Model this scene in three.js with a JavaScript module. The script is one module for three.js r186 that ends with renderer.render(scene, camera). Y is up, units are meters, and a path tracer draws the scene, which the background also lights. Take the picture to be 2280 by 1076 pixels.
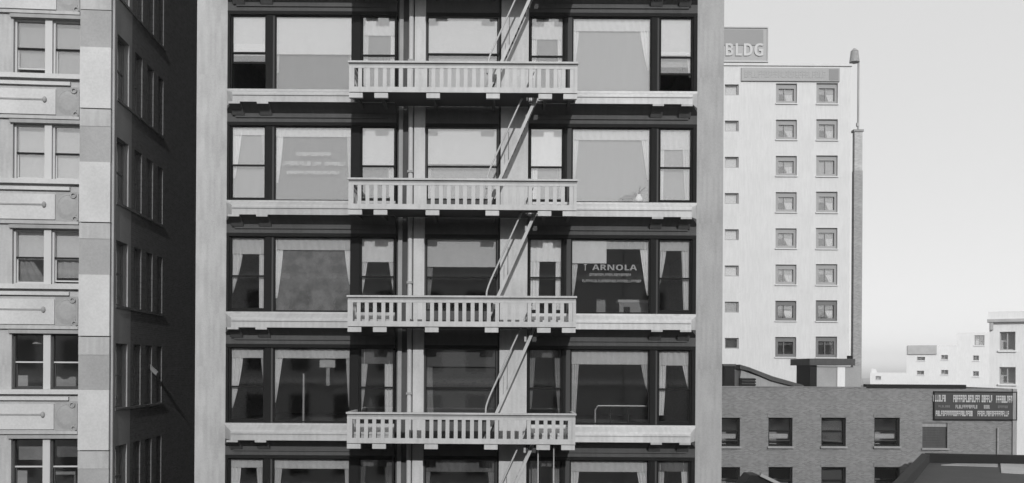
import * as THREE from 'three';
import { mergeGeometries } from 'three/addons/utils/BufferGeometryUtils.js';
import { FontLoader } from 'three/addons/loaders/FontLoader.js';
import { TextGeometry } from 'three/addons/geometries/TextGeometry.js';

// ---------------------------------------------------------------- camera, sky, sun, exposure
const scene = new THREE.Scene();
const F = 1950, PX = 1140, PY = 820, CZ = 30, ROLL = 0.006;      // lens length and level point, in pixels of the photograph
const camera = new THREE.PerspectiveCamera(2 * Math.atan(538 / F) * 180 / Math.PI, 2280 / 1076, 0.1, 4000);
camera.position.set(0, 0, CZ);
camera.rotation.z = ROLL;
camera.setViewOffset(2280, 1076, 0, -(PY - 538), 2280, 1076);    // rising front: verticals stay parallel
camera.updateProjectionMatrix();
scene.add(camera);

const SUN_AZ = 7.5 * Math.PI / 180, SUN_EL = 24.5 * Math.PI / 180;
const sunDir = new THREE.Vector3(Math.sin(SUN_AZ) * Math.cos(SUN_EL), Math.sin(SUN_EL), Math.cos(SUN_AZ) * Math.cos(SUN_EL));
{
  const W = 512, H = 256, data = new Float32Array(W * H * 4);
  for (let j = 0; j < H; j++) for (let i = 0; i < W; i++) {
    const el = ((j + 0.5) / H - 0.5) * Math.PI, az = ((i + 0.5) / W - 0.5) * 2 * Math.PI;   // atan2(z, x) = az
    const d = [Math.cos(el) * Math.cos(az), Math.sin(el), Math.cos(el) * Math.sin(az)];
    const e = Math.max(0, d[1]);
    let v = 0.575 + 0.27 * Math.exp(-e * 3.6) + 0.16 * Math.exp(-e * 14);
    const c = d[0] * sunDir.x + d[1] * sunDir.y + d[2] * sunDir.z;
    v *= 1 + 0.55 * Math.exp(-(1 - c) * 2.2);
    if (d[1] < 0) v = 0.2;
    const k = (j * W + i) * 4; data[k] = v; data[k + 1] = v; data[k + 2] = v; data[k + 3] = 1;
  }
  const sky = new THREE.DataTexture(data, W, H, THREE.RGBAFormat, THREE.FloatType);
  sky.mapping = THREE.EquirectangularReflectionMapping; sky.magFilter = THREE.LinearFilter; sky.minFilter = THREE.LinearFilter;
  sky.colorSpace = THREE.LinearSRGBColorSpace; sky.needsUpdate = true;
  scene.background = sky; scene.environment = sky;
}
const sun = new THREE.DirectionalLight(0xffffff, 2.8);
sun.position.copy(sunDir).multiplyScalar(150);
sun.castShadow = true; sun.shadow.radius = 1; sun.shadow.mapSize.set(4096, 4096);
Object.assign(sun.shadow.camera, { left: -90, right: 90, top: 70, bottom: -70, near: 1, far: 500 });
scene.add(sun, sun.target);

const renderer = new THREE.WebGLRenderer({ antialias: true });
renderer.toneMapping = THREE.LinearToneMapping;
renderer.toneMappingExposure = 1.1;
renderer.shadowMap.enabled = true;

// ---------------------------------------------------------------- helpers
let seed = 7;
const rnd = () => { seed = (seed + 0x6D2B79F5) | 0; let t = Math.imul(seed ^ (seed >>> 15), 1 | seed); t = (t + Math.imul(t ^ (t >>> 7), 61 | t)) ^ t; return ((t ^ (t >>> 14)) >>> 0) / 4294967296; };
const rr = (a, b) => a + (b - a) * rnd();
const U = (px, z = 0) => (px - PX) * (CZ - z) / F;                // metres across, for something at depth z
const V = (py, z = 0) => (PY - py) * (CZ - z) / F;                // metres up
const at = (px, py, z) => { const dx = px - PX, dy = PY - py, c = Math.cos(ROLL), s = Math.sin(ROLL), k = (CZ - z) / F; return [(dx * c - dy * s) * k, (dx * s + dy * c) * k]; };

// textures: value noise, tiling
function noiseTex(n, fn, repeat = 1, space) {
  const d = new Uint8Array(n * n * 4);
  for (let y = 0; y < n; y++) for (let x = 0; x < n; x++) { const v = Math.max(0, Math.min(255, fn(x / n, y / n) * 255)); const k = (y * n + x) * 4; d[k] = d[k + 1] = d[k + 2] = v; d[k + 3] = 255; }
  const t = new THREE.DataTexture(d, n, n); t.wrapS = t.wrapT = THREE.RepeatWrapping; t.magFilter = THREE.LinearFilter; t.minFilter = THREE.LinearMipmapLinearFilter; t.generateMipmaps = true;
  t.repeat.set(repeat, repeat); t.needsUpdate = true; return t;
}
const lattice = []; for (let i = 0; i < 65536; i++) lattice.push(rnd());
const vn = (x, y, p, o) => { x *= p; y *= p; const xi = Math.floor(x), yi = Math.floor(y), fx = x - xi, fy = y - yi, sx = fx * fx * (3 - 2 * fx), sy = fy * fy * (3 - 2 * fy);
  const g = (a, b) => lattice[(((a % p + p) % p) * 131 + ((b % p + p) % p) * 7919 + o * 977) & 65535];
  return (g(xi, yi) * (1 - sx) + g(xi + 1, yi) * sx) * (1 - sy) + (g(xi, yi + 1) * (1 - sx) + g(xi + 1, yi + 1) * sx) * sy; };
const fbm = (x, y, p, o = 0) => 0.5 * vn(x, y, p, o) + 0.27 * vn(x, y, p * 2, o + 1) + 0.15 * vn(x, y, p * 4, o + 2) + 0.08 * vn(x, y, p * 8, o + 3);
const stain = noiseTex(512, (x, y) => 0.70 + 0.24 * fbm(x, y, 5) + 0.10 * vn(x, y, 128, 9), 1 / 6);
const streaky = noiseTex(512, (x, y) => 0.66 + 0.26 * fbm(x, y, 4, 20) + 0.14 * (vn(x * 1, y * 0.12, 64, 33) - 0.5) + 0.08 * vn(x, y, 128, 9), 1 / 5);
const grainB = noiseTex(256, (x, y) => 0.35 * fbm(x, y, 8, 40) + 0.65 * vn(x, y, 96, 41), 1 / 1.5);
const brickT = noiseTex(1024, (x, y) => { const r = Math.floor(y * 48), u = x * 16 + (r & 1) * 0.5, c = Math.floor(u) % 16, fu = u - Math.floor(u), fv = y * 48 - r;
  const mort = fu < 0.06 || fv < 0.16; return (mort ? 0.95 : 0.62 + 0.34 * lattice[(r * 57 + c * 911) & 65535]) * (0.78 + 0.3 * fbm(x, y, 4, 50)); }, 1 / 3.6);
const brickH = noiseTex(1024, (x, y) => { const r = Math.floor(y * 48), u = x * 16 + (r & 1) * 0.5, fu = u - Math.floor(u), fv = y * 48 - r; return fu < 0.06 || fv < 0.16 ? 0 : 0.8; }, 1 / 3.6);
const paintedReflection = noiseTex(256, (x, y) => 0.45 + 0.5 * Math.min(1, Math.max(0.15, 0.5 + 2.2 * (fbm(x, y, 7, 60) - 0.5))) * (0.55 + 0.45 * vn(x, y, 60, 61)), 1 / 1.6);  // mottled reflection of the street, painted as a cloth pattern
const weave = noiseTex(256, (x, y) => 0.86 + 0.14 * fbm(x, y, 16, 70), 1 / 1.2);
const roofT = noiseTex(512, (x, y) => 0.45 + 0.4 * fbm(x, y, 6, 80) + 0.2 * vn(x, y, 128, 81), 1 / 8);

const mat = (g, o = {}) => new THREE.MeshStandardMaterial({ color: new THREE.Color().setRGB(g, g, g), roughness: 0.85, metalness: 0, ...o });
const matte = (g, o = {}) => new THREE.MeshPhysicalMaterial({ color: new THREE.Color().setRGB(g, g, g), roughness: 0.95, specularIntensity: 0.25, ...o });
const plaster = noiseTex(512, (x, y) => 0.84 + 0.07 * fbm(x, y, 6, 100) + 0.09 * (vn(x, y * 0.1, 96, 103) - 0.5) + 0.06 * vn(x, y, 128, 9), 1 / 7);
const MAT = {
  stone: mat(0.405, { map: streaky, bumpMap: grainB, bumpScale: 0.006 }),
  stoneB: mat(0.345, { map: streaky, bumpMap: grainB, bumpScale: 0.006 }),
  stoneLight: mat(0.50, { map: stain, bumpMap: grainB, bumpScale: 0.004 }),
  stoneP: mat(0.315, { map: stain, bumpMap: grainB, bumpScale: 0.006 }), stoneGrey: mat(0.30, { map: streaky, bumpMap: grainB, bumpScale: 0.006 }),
  sillClean: mat(0.54, { map: streaky, bumpMap: grainB, bumpScale: 0.005 }), sill: mat(0.42, { map: streaky, bumpMap: grainB, bumpScale: 0.005 }),
  spandrel: matte(0.09, { map: streaky, bumpMap: grainB, bumpScale: 0.006 }),
  pilaster: mat(0.50, { map: streaky }),
  frame: matte(0.014),
  frameGrey: matte(0.06),
  frameLight: mat(0.42, { roughness: 0.6 }),
  room: mat(0.26), roomFloor: mat(0.07, { map: streaky }),
  white: mat(0.44, { roughness: 0.6, map: streaky }),
  whiteDim: mat(0.44, { roughness: 0.6, map: streaky }),
  deck: mat(0.035, { roughness: 0.8 }),
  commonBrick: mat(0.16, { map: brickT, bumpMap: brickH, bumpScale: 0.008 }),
  alleyTrim: mat(0.16),
  brick: mat(0.24, { map: brickT, bumpMap: brickH, bumpScale: 0.01 }),
  towerWall: mat(0.57, { map: plaster }),
  towerGrey: mat(0.33, { map: stain }),
  pale: mat(0.70, { map: plaster }),
  paleGrey: mat(0.42, { map: stain }),
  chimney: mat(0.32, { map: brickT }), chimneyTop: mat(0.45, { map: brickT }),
  tar: mat(0.009, { map: roofT, roughness: 1 }), roofDark: mat(0.045, { map: roofT, bumpMap: roofT, bumpScale: 0.03 }), roofPale: mat(0.42, { map: roofT }),
  metal: mat(0.3, { roughness: 0.45, metalness: 0.4 }),
  signDark: mat(0.022, { roughness: 0.5 }), signGrey: mat(0.24, { roughness: 0.5, map: weave }), letter: mat(0.62, { roughness: 0.5 }), letterWin: mat(0.42, { roughness: 0.7 }), letterDim: mat(0.13, { roughness: 0.5 }), letterGrey: mat(0.34, { roughness: 0.5 }),
  asphalt: mat(0.05, { map: roofT }), paving: mat(0.25, { map: stain }), earth: mat(0.12, { map: roofT }),
  opposite: mat(0.30, { map: brickT }), oppWin: mat(0.04, { roughness: 0.6 }),
  letterWorn: mat(0.5, { map: stain }), letterGrey2: mat(0.3), hole: mat(0.03), winGrey: mat(0.30, { map: weave }), winGreyD: mat(0.15, { map: weave }),
};
const cloth = {}; for (const [k, g] of Object.entries({ white: 0.80, bright: 0.64, light: 0.48, mid: 0.37, grey: 0.23, dim: 0.115, dark: 0.08, soot: 0.045 }))
  cloth[k] = new THREE.MeshPhysicalMaterial({ color: new THREE.Color().setRGB(g, g, g), roughness: 1, map: weave, side: THREE.DoubleSide, transmission: 0.15, thickness: 0 });
cloth.paintedReflection = new THREE.MeshPhysicalMaterial({ color: new THREE.Color().setRGB(0.2, 0.2, 0.2), roughness: 1, map: paintedReflection, side: THREE.DoubleSide });
const glass = new THREE.MeshPhysicalMaterial({ color: 0xffffff, roughness: 0.02, metalness: 0, transmission: 1, thickness: 0, ior: 2.2, side: THREE.DoubleSide, bumpMap: noiseTex(256, (x, y) => fbm(x, y, 4, 90), 1 / 1.3), bumpScale: 0.0012 });

// a box given by its limits, uv in metres
function bx(x0, x1, y0, y1, z0, z1) {
  const g = new THREE.BoxGeometry(Math.abs(x1 - x0), Math.abs(y1 - y0), Math.abs(z1 - z0)); g.translate((x0 + x1) / 2, (y0 + y1) / 2, (z0 + z1) / 2);
  return metreUv(g);
}
function metreUv(g) {
  g = g.index ? g.toNonIndexed() : g; if (!g.attributes.normal) g.computeVertexNormals();
  const p = g.attributes.position, n = g.attributes.normal, uv = new Float32Array(p.count * 2);
  for (let i = 0; i < p.count; i++) { const ax = Math.abs(n.getX(i)), ay = Math.abs(n.getY(i)), az = Math.abs(n.getZ(i));
    uv[2 * i] = ax > ay && ax > az ? p.getZ(i) : p.getX(i); uv[2 * i + 1] = ay >= ax && ay >= az ? p.getZ(i) : p.getY(i); }
  g.setAttribute('uv', new THREE.BufferAttribute(uv, 2)); for (const k of Object.keys(g.attributes)) if (!['position', 'normal', 'uv'].includes(k)) g.deleteAttribute(k);
  return g;
}
// a bar of constant profile [[z, y] ...] run along x, its ends cut by xl(z) and xr(z)
function bar(profile, xl, xr) {
  const pos = [], q = (a, b, c) => pos.push(...a, ...b, ...c), n = profile.length, Lp = profile.map(([z, y]) => [xl(z), y, z]), Rp = profile.map(([z, y]) => [xr(z), y, z]);
  for (let i = 0; i < n; i++) { const j = (i + 1) % n; q(Lp[i], Rp[j], Lp[j]); q(Lp[i], Rp[i], Rp[j]); }
  const tri = THREE.ShapeUtils.triangulateShape(profile.map(([z, y]) => new THREE.Vector2(z, y)), []);
  for (const [a, b, c] of tri) { q(Lp[a], Lp[b], Lp[c]); q(Rp[a], Rp[c], Rp[b]); }
  const g = new THREE.BufferGeometry(); g.setAttribute('position', new THREE.Float32BufferAttribute(pos, 3)); g.computeVertexNormals(); return metreUv(g);
}
// wall with rectangular holes, front face at z
function wall(x0, x1, y0, y1, z, depth, holes) {
  const s = new THREE.Shape([[x0, y0], [x1, y0], [x1, y1], [x0, y1]].map(a => new THREE.Vector2(...a)));
  for (const [a, b, c, d] of holes) s.holes.push(new THREE.Path([[a, c], [a, d], [b, d], [b, c]].map(p => new THREE.Vector2(...p))));
  const g = new THREE.ExtrudeGeometry(s, { depth, bevelEnabled: false }); g.translate(0, 0, z - depth); return metreUv(g);
}
function tube(points, r, seg = 8, closed = false) { return metreUv(new THREE.TubeGeometry(points.length > 2 ? new THREE.CatmullRomCurve3(points, closed, 'catmullrom', 0.2) : new THREE.LineCurve3(...points), Math.max(1, (points.length - 1) * 4), r, seg, closed)); }
function strut(a, b, w, d) { // flat bar between two points in an x-y plane
  const v = new THREE.Vector3().subVectors(b, a), g = new THREE.BoxGeometry(w, v.length(), d); g.rotateZ(Math.atan2(v.y, v.x) - Math.PI / 2); g.translate((a.x + b.x) / 2, (a.y + b.y) / 2, (a.z + b.z) / 2); return metreUv(g);
}
const v3 = (x, y, z) => new THREE.Vector3(x, y, z);

const used = {}, offs = new WeakMap();
const numbered = n => { const b = n.replace(/_\d{3}$/, ''); const k = used[b] = (used[b] ?? -1) + 1; return k ? `${b}_${String(k).padStart(3, '0')}` : b; };
const names = new WeakMap();
function childName(parent, n) { const m = names.get(parent) || {}; names.set(parent, m); const k = m[n] = (m[n] ?? -1) + 1; return k ? `${n}_${String(k).padStart(3, '0')}` : n; }
function thing(name, label, category, pos = [0, 0, 0], group) {
  const o = new THREE.Group(); o.name = numbered(name); o.position.set(...pos); offs.set(o, pos); scene.add(o); o.userData = { label, category }; if (group) o.userData.group = group; return o;
}
function sub(name, parent, pos) { // a part that has pieces of its own; pos in the coordinates the parent is written in
  const o = new THREE.Group(), q = offs.get(parent) || [0, 0, 0]; o.name = childName(parent, name); o.position.set(pos[0] - q[0], pos[1] - q[1], pos[2] - q[2]); offs.set(o, pos); parent.add(o); return o;
}
function put(name, geos, material, parent) {
  const list = [].concat(geos), g = list.length > 1 ? mergeGeometries(list) : list[0].clone(), q = offs.get(parent) || [0, 0, 0];
  g.translate(-q[0], -q[1], -q[2]);
  const m = new THREE.Mesh(g, material); m.name = childName(parent, name); m.castShadow = m.receiveShadow = true; parent.add(m); return m;
}
function structure(name, geos, material) { const g = [].concat(geos), m = new THREE.Mesh(g.length > 1 ? mergeGeometries(g) : g[0], material); m.name = numbered(name); m.userData = { kind: 'structure' }; m.castShadow = m.receiveShadow = true; scene.add(m); return m; }
const font = await new FontLoader().loadAsync('fonts/droid/droid_sans_bold.typeface.json');
function text(str, x0, x1, y0, y1, z, depth) { // lettering fitted to a rectangle
  const g = new TextGeometry(str, { font, size: 1, depth: 1, curveSegments: 4, bevelEnabled: false }); g.computeBoundingBox(); const b = g.boundingBox;
  g.translate(-b.min.x, -b.min.y, 0); g.scale((x1 - x0) / (b.max.x - b.min.x), (y1 - y0) / (b.max.y - b.min.y), depth); g.translate(x0, y0, z); return metreUv(g);
}
// worn lettering too weathered to read: broken strokes of paint
function strokes(x0, x1, y0, y1, z, d, pitch) {
  const out = []; for (let x = x0; x < x1 - pitch * 0.4; x += pitch) { const w = pitch * 0.74, t = pitch * 0.24, k = Math.floor(rnd() * 6), e = Math.min(x + w, x1), ym = (y0 + y1) / 2, th = (y1 - y0) * 0.22;
    out.push(bx(x, x + t, y0, y1, z, z + d));
    if (k !== 1) out.push(bx(x + t, e, y1 - th, y1, z, z + d));
    if (k % 2 === 0) out.push(bx(x + t, e, ym - th / 2, ym + th / 2, z, z + d));
    if (k === 1 || k === 3 || k === 4) out.push(bx(x + t, e, y0, y0 + th, z, z + d));
    if (k > 2 && e > x + 2 * t) out.push(bx(e - t, e, y0 + th, y1 - th, z, z + d * 0.98)); }
  return out;
}
// a hanging of cloth with folds: its two edges run from (a0, y1)-(a1, y1) at the top to (b0, y0)-(b1, y0) at the bottom
function drape(a0, a1, b0, b1, y0, y1, z, amp, folds, ease = 1) {
  const nu = Math.max(6, folds * 6), nv = 8, pos = [], idx = [], uv = [], ph = rnd() * 6;
  for (let j = 0; j <= nv; j++) for (let i = 0; i <= nu; i++) { const u = i / nu, t = j / nv, s = Math.pow(1 - t, ease), l = b0 + (a0 - b0) * (1 - s), r = b1 + (a1 - b1) * (1 - s);
    const x = l + (r - l) * u, y = y0 + (y1 - y0) * t; pos.push(x, y, z + amp * Math.sin(u * folds * 6.283 + ph + 0.4 * Math.sin(t * 5 + ph))); uv.push(x, y); }
  for (let j = 0; j < nv; j++) for (let i = 0; i < nu; i++) { const k = j * (nu + 1) + i; idx.push(k, k + 1, k + nu + 1, k + 1, k + nu + 2, k + nu + 1); }
  const g = new THREE.BufferGeometry(); g.setAttribute('position', new THREE.Float32BufferAttribute(pos, 3)); g.setAttribute('uv', new THREE.Float32BufferAttribute(uv, 2)); g.setIndex(idx);
  g.computeVertexNormals(); return g.toNonIndexed();
}
// frame of four members
const ring = (x0, x1, y0, y1, z0, z1, l, r, t, b) => [bx(x0, x1, y1 - t, y1, z0, z1), bx(x0, x1, y0, y0 + b, z0, z1), bx(x0, x0 + l, y0 + b, y1 - t, z0, z1), bx(x1 - r, x1, y0 + b, y1 - t, z0, z1)];

// ---------------------------------------------------------------- ground
const GY = -19;
structure('ground', metreUv(new THREE.PlaneGeometry(3600, 3600, 1, 1).rotateX(-Math.PI / 2).translate(0, GY - 0.02, -300)), MAT.earth);
structure('street', bx(-220, 220, GY - 0.6, GY, 4, 28), MAT.asphalt);
structure('pavement', [bx(-220, 220, GY - 0.6, GY + 0.14, 0.6, 4), bx(-220, 220, GY - 0.6, GY + 0.14, 28, 32.5)], MAT.paving);

// ---------------------------------------------------------------- the office building with the fire escape
const PITCH = 247.3, T0 = 26.5, ST = PITCH / 65;                   // storey height 3.80 m
const off = thing('office_building', 'light grey office building with wide bay windows behind white fire escape balconies', 'office building', [U(1025), GY, 0]);
{
  const yTop = 44, zb = -17;
  const L = U(434), R = U(1608), bl = U(502), br = U(1549);
  put('pier', bx(L, bl, GY, yTop, -0.7, 0), MAT.stone, off);
  put('pier', bx(br, R, GY, yTop, -0.7, 0), MAT.stoneB, off);
  put('side_wall', bx(L, L + 0.4, GY, yTop, zb, -0.702), MAT.commonBrick, off);
  put('side_wall', bx(R - 0.4, R, GY, yTop, zb, -0.702), MAT.commonBrick, off);
  put('rear_wall', bx(L + 0.402, R - 0.402, GY, yTop, zb, zb + 0.4), MAT.commonBrick, off);
  put('room_wall', bx(L + 0.402, R - 0.402, V(1200), V(T0 - 40), -8.2, -8), MAT.room, off);
  put('roof', bx(L + 0.002, R - 0.002, yTop, yTop + 0.4, zb, -0.002), MAT.tar, off);
  put('upper_wall', bx(bl + 0.002, br - 0.002, V(T0 - 36), yTop - 0.002, -0.7, -0.03), MAT.stone, off);
  put('lower_wall', bx(bl + 0.002, br - 0.002, GY, V(T0 + 5 * PITCH - 64), -0.7, -0.03), MAT.stone, off);
  // rooms
  const walls = []; for (const p of [789, 893, 1160, 1261]) walls.push(bx(U(p) - 0.08, U(p) + 0.08, V(1200), V(T0 - 40), -7.99, -0.72));
  put('partition', walls, MAT.room, off);
  for (let k = -1; k < 5; k++) { const T = T0 + k * PITCH;
    put('floor_slab', bx(L + 0.41, R - 0.41, V(T + 225), V(T + 182), -7.99, -0.31), MAT.roomFloor, off);
    if (k >= 0) put('ceiling', bx(L + 0.41, R - 0.41, V(T + 4), V(T - 6), -7.99, -0.31), MAT.room, off);
    // the bays: spandrel, sill, soffit, consoles
    for (const [a, b, s] of [[502, 879, 0], [1174, 1549, 1]]) {
      const xa = U(a) + 0.003, xb = U(b) - 0.003, fa = s ? () => xa : z => xa + 0.34 * Math.max(0, z - 0.1) / 0.4, fb = s ? z => xb - 0.26 * Math.max(0, z - 0.1) / 0.4 : () => xb;
      const spb = k === 4 ? T + 213 : T + PITCH + 1;
      put('spandrel', bx(xa, xb, V(spb), V(T + 178), -0.3, 0), MAT.spandrel, off);
      put('sill', bar([[0.003, V(T + 177)], [0.003, V(T + 212)], [0.5, V(T + 213)], [0.5, V(T + 194)], [0.44, V(T + 190.5)], [0.12, V(T + 181)], [0.12, V(T + 177)]], fa, fb), s ? MAT.sillClean : MAT.sill, off);
      put('sill_moulding', bx(xa + (s ? 0 : 0.34), xb - (s ? 0.26 : 0), V(T + 199), V(T + 196), 0.49, 0.535), s ? MAT.sillClean : MAT.sill, off);
      put('soffit', bar([[0.003, V(T + 212.5)], [0.003, V(T + 229)], [0.14, V(T + 224)], [0.36, V(T + 217)], [0.44, V(T + 213.4)]], fa, fb), MAT.spandrel, off);  // shade under the sill put into the dark colour
      put('moulding', bx(xa + 0.3, xb - 0.3, V(T + 239), V(T + 235.5), 0, 0.05), MAT.spandrel, off);
      for (const p of s ? [1457, 1520] : [528, 590]) { const x = U(p);
        put('console', bar([[0.004, V(T + 212.8)], [0.004, V(T + 236)], [0.07, V(T + 235)], [0.2, V(T + 225)], [0.4, V(T + 218)], [0.47, V(T + 213.2)]], () => x - 0.2, () => x + 0.2), MAT.spandrel, off);  // coloured dark as if shaded; only the nose keeps the sill tone
        put('console_nose', bx(x - 0.19, x + 0.19, V(T + 217.5), V(T + 213.1), 0.472, 0.515), MAT.sill, off); }
    }
    // centre strip below and above the middle window
    put('spandrel', bx(U(944), U(1107), V(k === 4 ? T + 213 : T + PITCH + 1), V(T + 172), -0.3, -0.05), MAT.spandrel, off);
  }
  const yA = V(1200), yB = V(T0 - 36) - 0.003;
  // piers between the bays and the middle window
  put('pilaster', bx(U(919), U(943.5), yA, yB, -0.6, 0.0), MAT.pilaster, off);
  put('pilaster', bx(U(1112), U(1173), yA, yB, -0.6, 0.0), MAT.pilaster, off);
  put('recess', bx(U(880), U(918.5), yA, yB, -0.6, -0.2), MAT.spandrel, off);
  put('mullion', bx(U(1107.5), U(1111.5), yA, yB, -0.5, -0.06), MAT.frame, off);
  put('vertical_rib', bx(U(884), U(893), yA, yB, -0.198, -0.1), MAT.stoneGrey, off);
  put('downpipe', tube([v3(U(911), yA, -0.06), v3(U(911), yB, -0.06)], 0.085, 12), MAT.pilaster, off);
  for (let k = 0; k < 5; k++) put('pipe_clamp', bx(U(904.5), U(917.5), V(T0 + k * PITCH + 112), V(T0 + k * PITCH + 107), -0.19, 0.045), MAT.stoneGrey, off);
  // mullions of the bays, one for each storey
  for (let k = 0; k < 5; k++) { const T = T0 + k * PITCH, ya = V(T + 176.5), yb = V(T + 8.8);
    for (const [a, b, w] of [[589, 606, 1], [780, 798, 0], [1253.5, 1264, 1], [1447.5, 1464, 1]]) {
      put('mullion', bx(U(a), U(w ? (b - 4) : b), ya, yb, -0.4, -0.02), MAT.frame, off);
      if (w) put('mullion_lit_strip', bx(U(b - 3.9), U(b + (a === 1253.5 ? 6 : 0)), ya, yb, -0.4, -0.05), MAT.frameGrey, off);  // sunlit edge of the post, put into a paler colour
    }
    for (const [a, b] of [[502, 879], [1174, 1549]]) {
      put('window_head', bx(U(a) + 0.004, U(b) - 0.004, V(T + 8.6), V(T + 1.2), -0.4, 0.02), MAT.frame, off);
      if (a < 600) put('jamb', bx(U(502) + 0.004, U(507.5), ya, yb, -0.4, 0.01), MAT.frame, off); else put('jamb', bx(U(1540.5), U(1549) - 0.004, ya, yb, -0.4, 0.01), MAT.frame, off);
    }
    put('window_head', bx(U(944), U(1107), V(T + 9), V(T + 1.2), -0.4, -0.05), MAT.frame, off);
  }
}
// one window of it. s: rail (double hung), blind [drop 0-1, cloth], val (valance drop, cloth), cl / cr [width at top, width at bottom, drop], net (sheet for reflected sky), open (share of height left open at the bottom)
function officeWindow(px0, px1, k, s) {
  if (k > 1 && !s.mid) { const up = { bright: 'white', light: 'bright', mid: 'light' }, f = (q, i) => q && (q[i] = up[q[i] ?? 'light'] || q[i]); f(s.val, 1); f(s.blind, 1); for (const q of [s.cl, s.cr]) if (q) { q[2] ??= 1; f(q, 3); } }
  for (const q of [s.cl, s.cr]) if (q) { q[0] *= rr(0.86, 1.12); q[2] = Math.min(1, (q[2] ?? 1) * rr(0.94, 1.06)); q[4] ??= rr(1.1, 1.9); }
  const T = T0 + k * PITCH, x0 = U(px0), x1 = U(px1), y1 = V(T + (s.mid ? 9.5 : 9)), y0 = V(T + 176), h = y1 - y0, w = x1 - x0, zg = -0.1;
  const o = sub('window', off, [(x0 + x1) / 2, y0, zg]);
  put('frame', ring(x0, x1, y0, y1, zg - 0.06, zg + 0.03, 0.04, 0.04, 0.035, 0.05), s.mid ? MAT.frameGrey : MAT.frame, o);
  const gx0 = x0 + 0.042, gx1 = x1 - 0.042, gy0 = y0 + 0.052, gy1 = y1 - 0.037;
  if (s.rail) { const m = y0 + h * (s.railAt ?? 0.475), up = (s.open || 0) * h;
    put('sash', [bx(gx0, gx1, m - 0.025, m + 0.03, zg - 0.03, zg + 0.012), bx(gx0, gx0 + 0.03, m + 0.03, gy1, zg - 0.03, zg), bx(gx1 - 0.03, gx1, m + 0.03, gy1, zg - 0.03, zg)], s.railMat || MAT.frame, o);
    put('pane', bx(gx0 + 0.03, gx1 - 0.03, m + 0.03, gy1, zg - 0.014, zg - 0.010), glass, o);
    put('sash', [bx(gx0, gx1, gy0 + up, gy0 + up + 0.07, zg - 0.055, zg - 0.032), bx(gx0, gx0 + 0.035, gy0 + up + 0.07, m - 0.026 + up * 0.4, zg - 0.055, zg - 0.032), bx(gx1 - 0.035, gx1, gy0 + up + 0.07, m - 0.026 + up * 0.4, zg - 0.055, zg - 0.032)], MAT.frame, o);
    put('pane', bx(gx0 + 0.035, gx1 - 0.035, gy0 + up + 0.07, m - 0.026 + up * 0.4, zg - 0.045, zg - 0.041), glass, o);
  } else put('pane', bx(gx0, gx1, gy0, gy1, zg - 0.014, zg - 0.010), glass, o);
  const zi = zg - 0.062;
  if (s.blind) { const [d, c, xa = 0, xb = 1] = s.blind, bb = gy1 - (gy1 - gy0) * d, a = gx0 + w * xa * 0.97, b = gx0 + (gx1 - gx0) * xb;
    put('roller_blind', drape(a, b, a, b, bb, gy1, zi, 0.004, 3), cloth[c], o); put('blind_rail', bx(a, b, bb - 0.03, bb - 0.001, zi - 0.012, zi + 0.012), cloth[c], o); }
  if (s.val) { const [d, c] = s.val; put('valance', drape(gx0, gx1, gx0, gx1, gy1 - (gy1 - gy0) * d, gy1, zi - 0.026, 0.012, Math.max(3, Math.round(w * 4))), cloth[c], o); }
  if (s.cl) { const [a, b, d = 1, c = 'light', e = 1.45] = s.cl, f = a < 1 ? w : 1 / 65; put('curtain', drape(gx0, gx0 + a * f, gx0, gx0 + Math.max(0.01, b * f), gy1 - (gy1 - gy0) * d, gy1, zi - 0.055, 0.026, 3, e), cloth[c], o); }
  if (s.cr) { const [a, b, d = 1, c = 'light', e = 1.45] = s.cr, f = a < 1 ? w : 1 / 65; put('curtain', drape(gx1 - a * f, gx1, gx1 - Math.max(0.01, b * f), gx1, gy1 - (gy1 - gy0) * d, gy1, zi - 0.055, 0.026, 3, e), cloth[c], o); }
  if (s.net) put('reflection_net', drape(gx0, gx1, gx0, gx1, gy0 + (s.open ? (s.open + 0.12) * h : 0), gy1, zi - 0.09, 0.005, Math.max(2, Math.round(w * 2.5))), cloth[s.net], o);  // added sheet whose tone stands in for reflections in the glass
  return { o, gx0, gx1, gy0, gy1, zg, w, h };
}
const N1 = [508, 588.5], W1 = [606.3, 779.6], N2 = [798.3, 878], C = [944.5, 1107], N3 = [1175.5, 1253], W2 = [1270.5, 1447], N4 = [1464.5, 1540];
const rail = { rail: 1 };
// top storey
officeWindow(...N1, 0, { ...rail, railAt: 0.5, open: 0.34, blind: [0.52, 'light'] });
officeWindow(...W1, 0, { val: [0.1, 'light'], blind: [0.5, 'light'], cl: [7, 3, 0.75, 'bright'], cr: [6, 3, 1, 'light'], net: 'dark' });
officeWindow(...N2, 0, { ...rail, val: [0.24, 'light'], cl: [13, 11, 1, 'light'], cr: [13, 13, 1, 'bright'], net: 'dim' });
officeWindow(...C, 0, { ...rail, mid: 1, railAt: 0.5, val: [0.12, 'mid'], blind: [0.5, 'light'], net: 'grey' });
officeWindow(...N3, 0, { ...rail, val: [0.28, 'light'], cl: [16, 9, 1, 'bright'], cr: [14, 10, 1, 'bright'], net: 'dim' });
officeWindow(...W2, 0, { val: [0.16, 'light'], cl: [15, 3, 0.75, 'bright'], cr: [26, 4, 0.7, 'bright'], net: 'grey' });
const w04 = officeWindow(...N4, 0, { ...rail, open: 0.22, blind: [0.48, 'light'], cr: [16, 4, 0.75, 'bright'], net: 'grey' });
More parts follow.
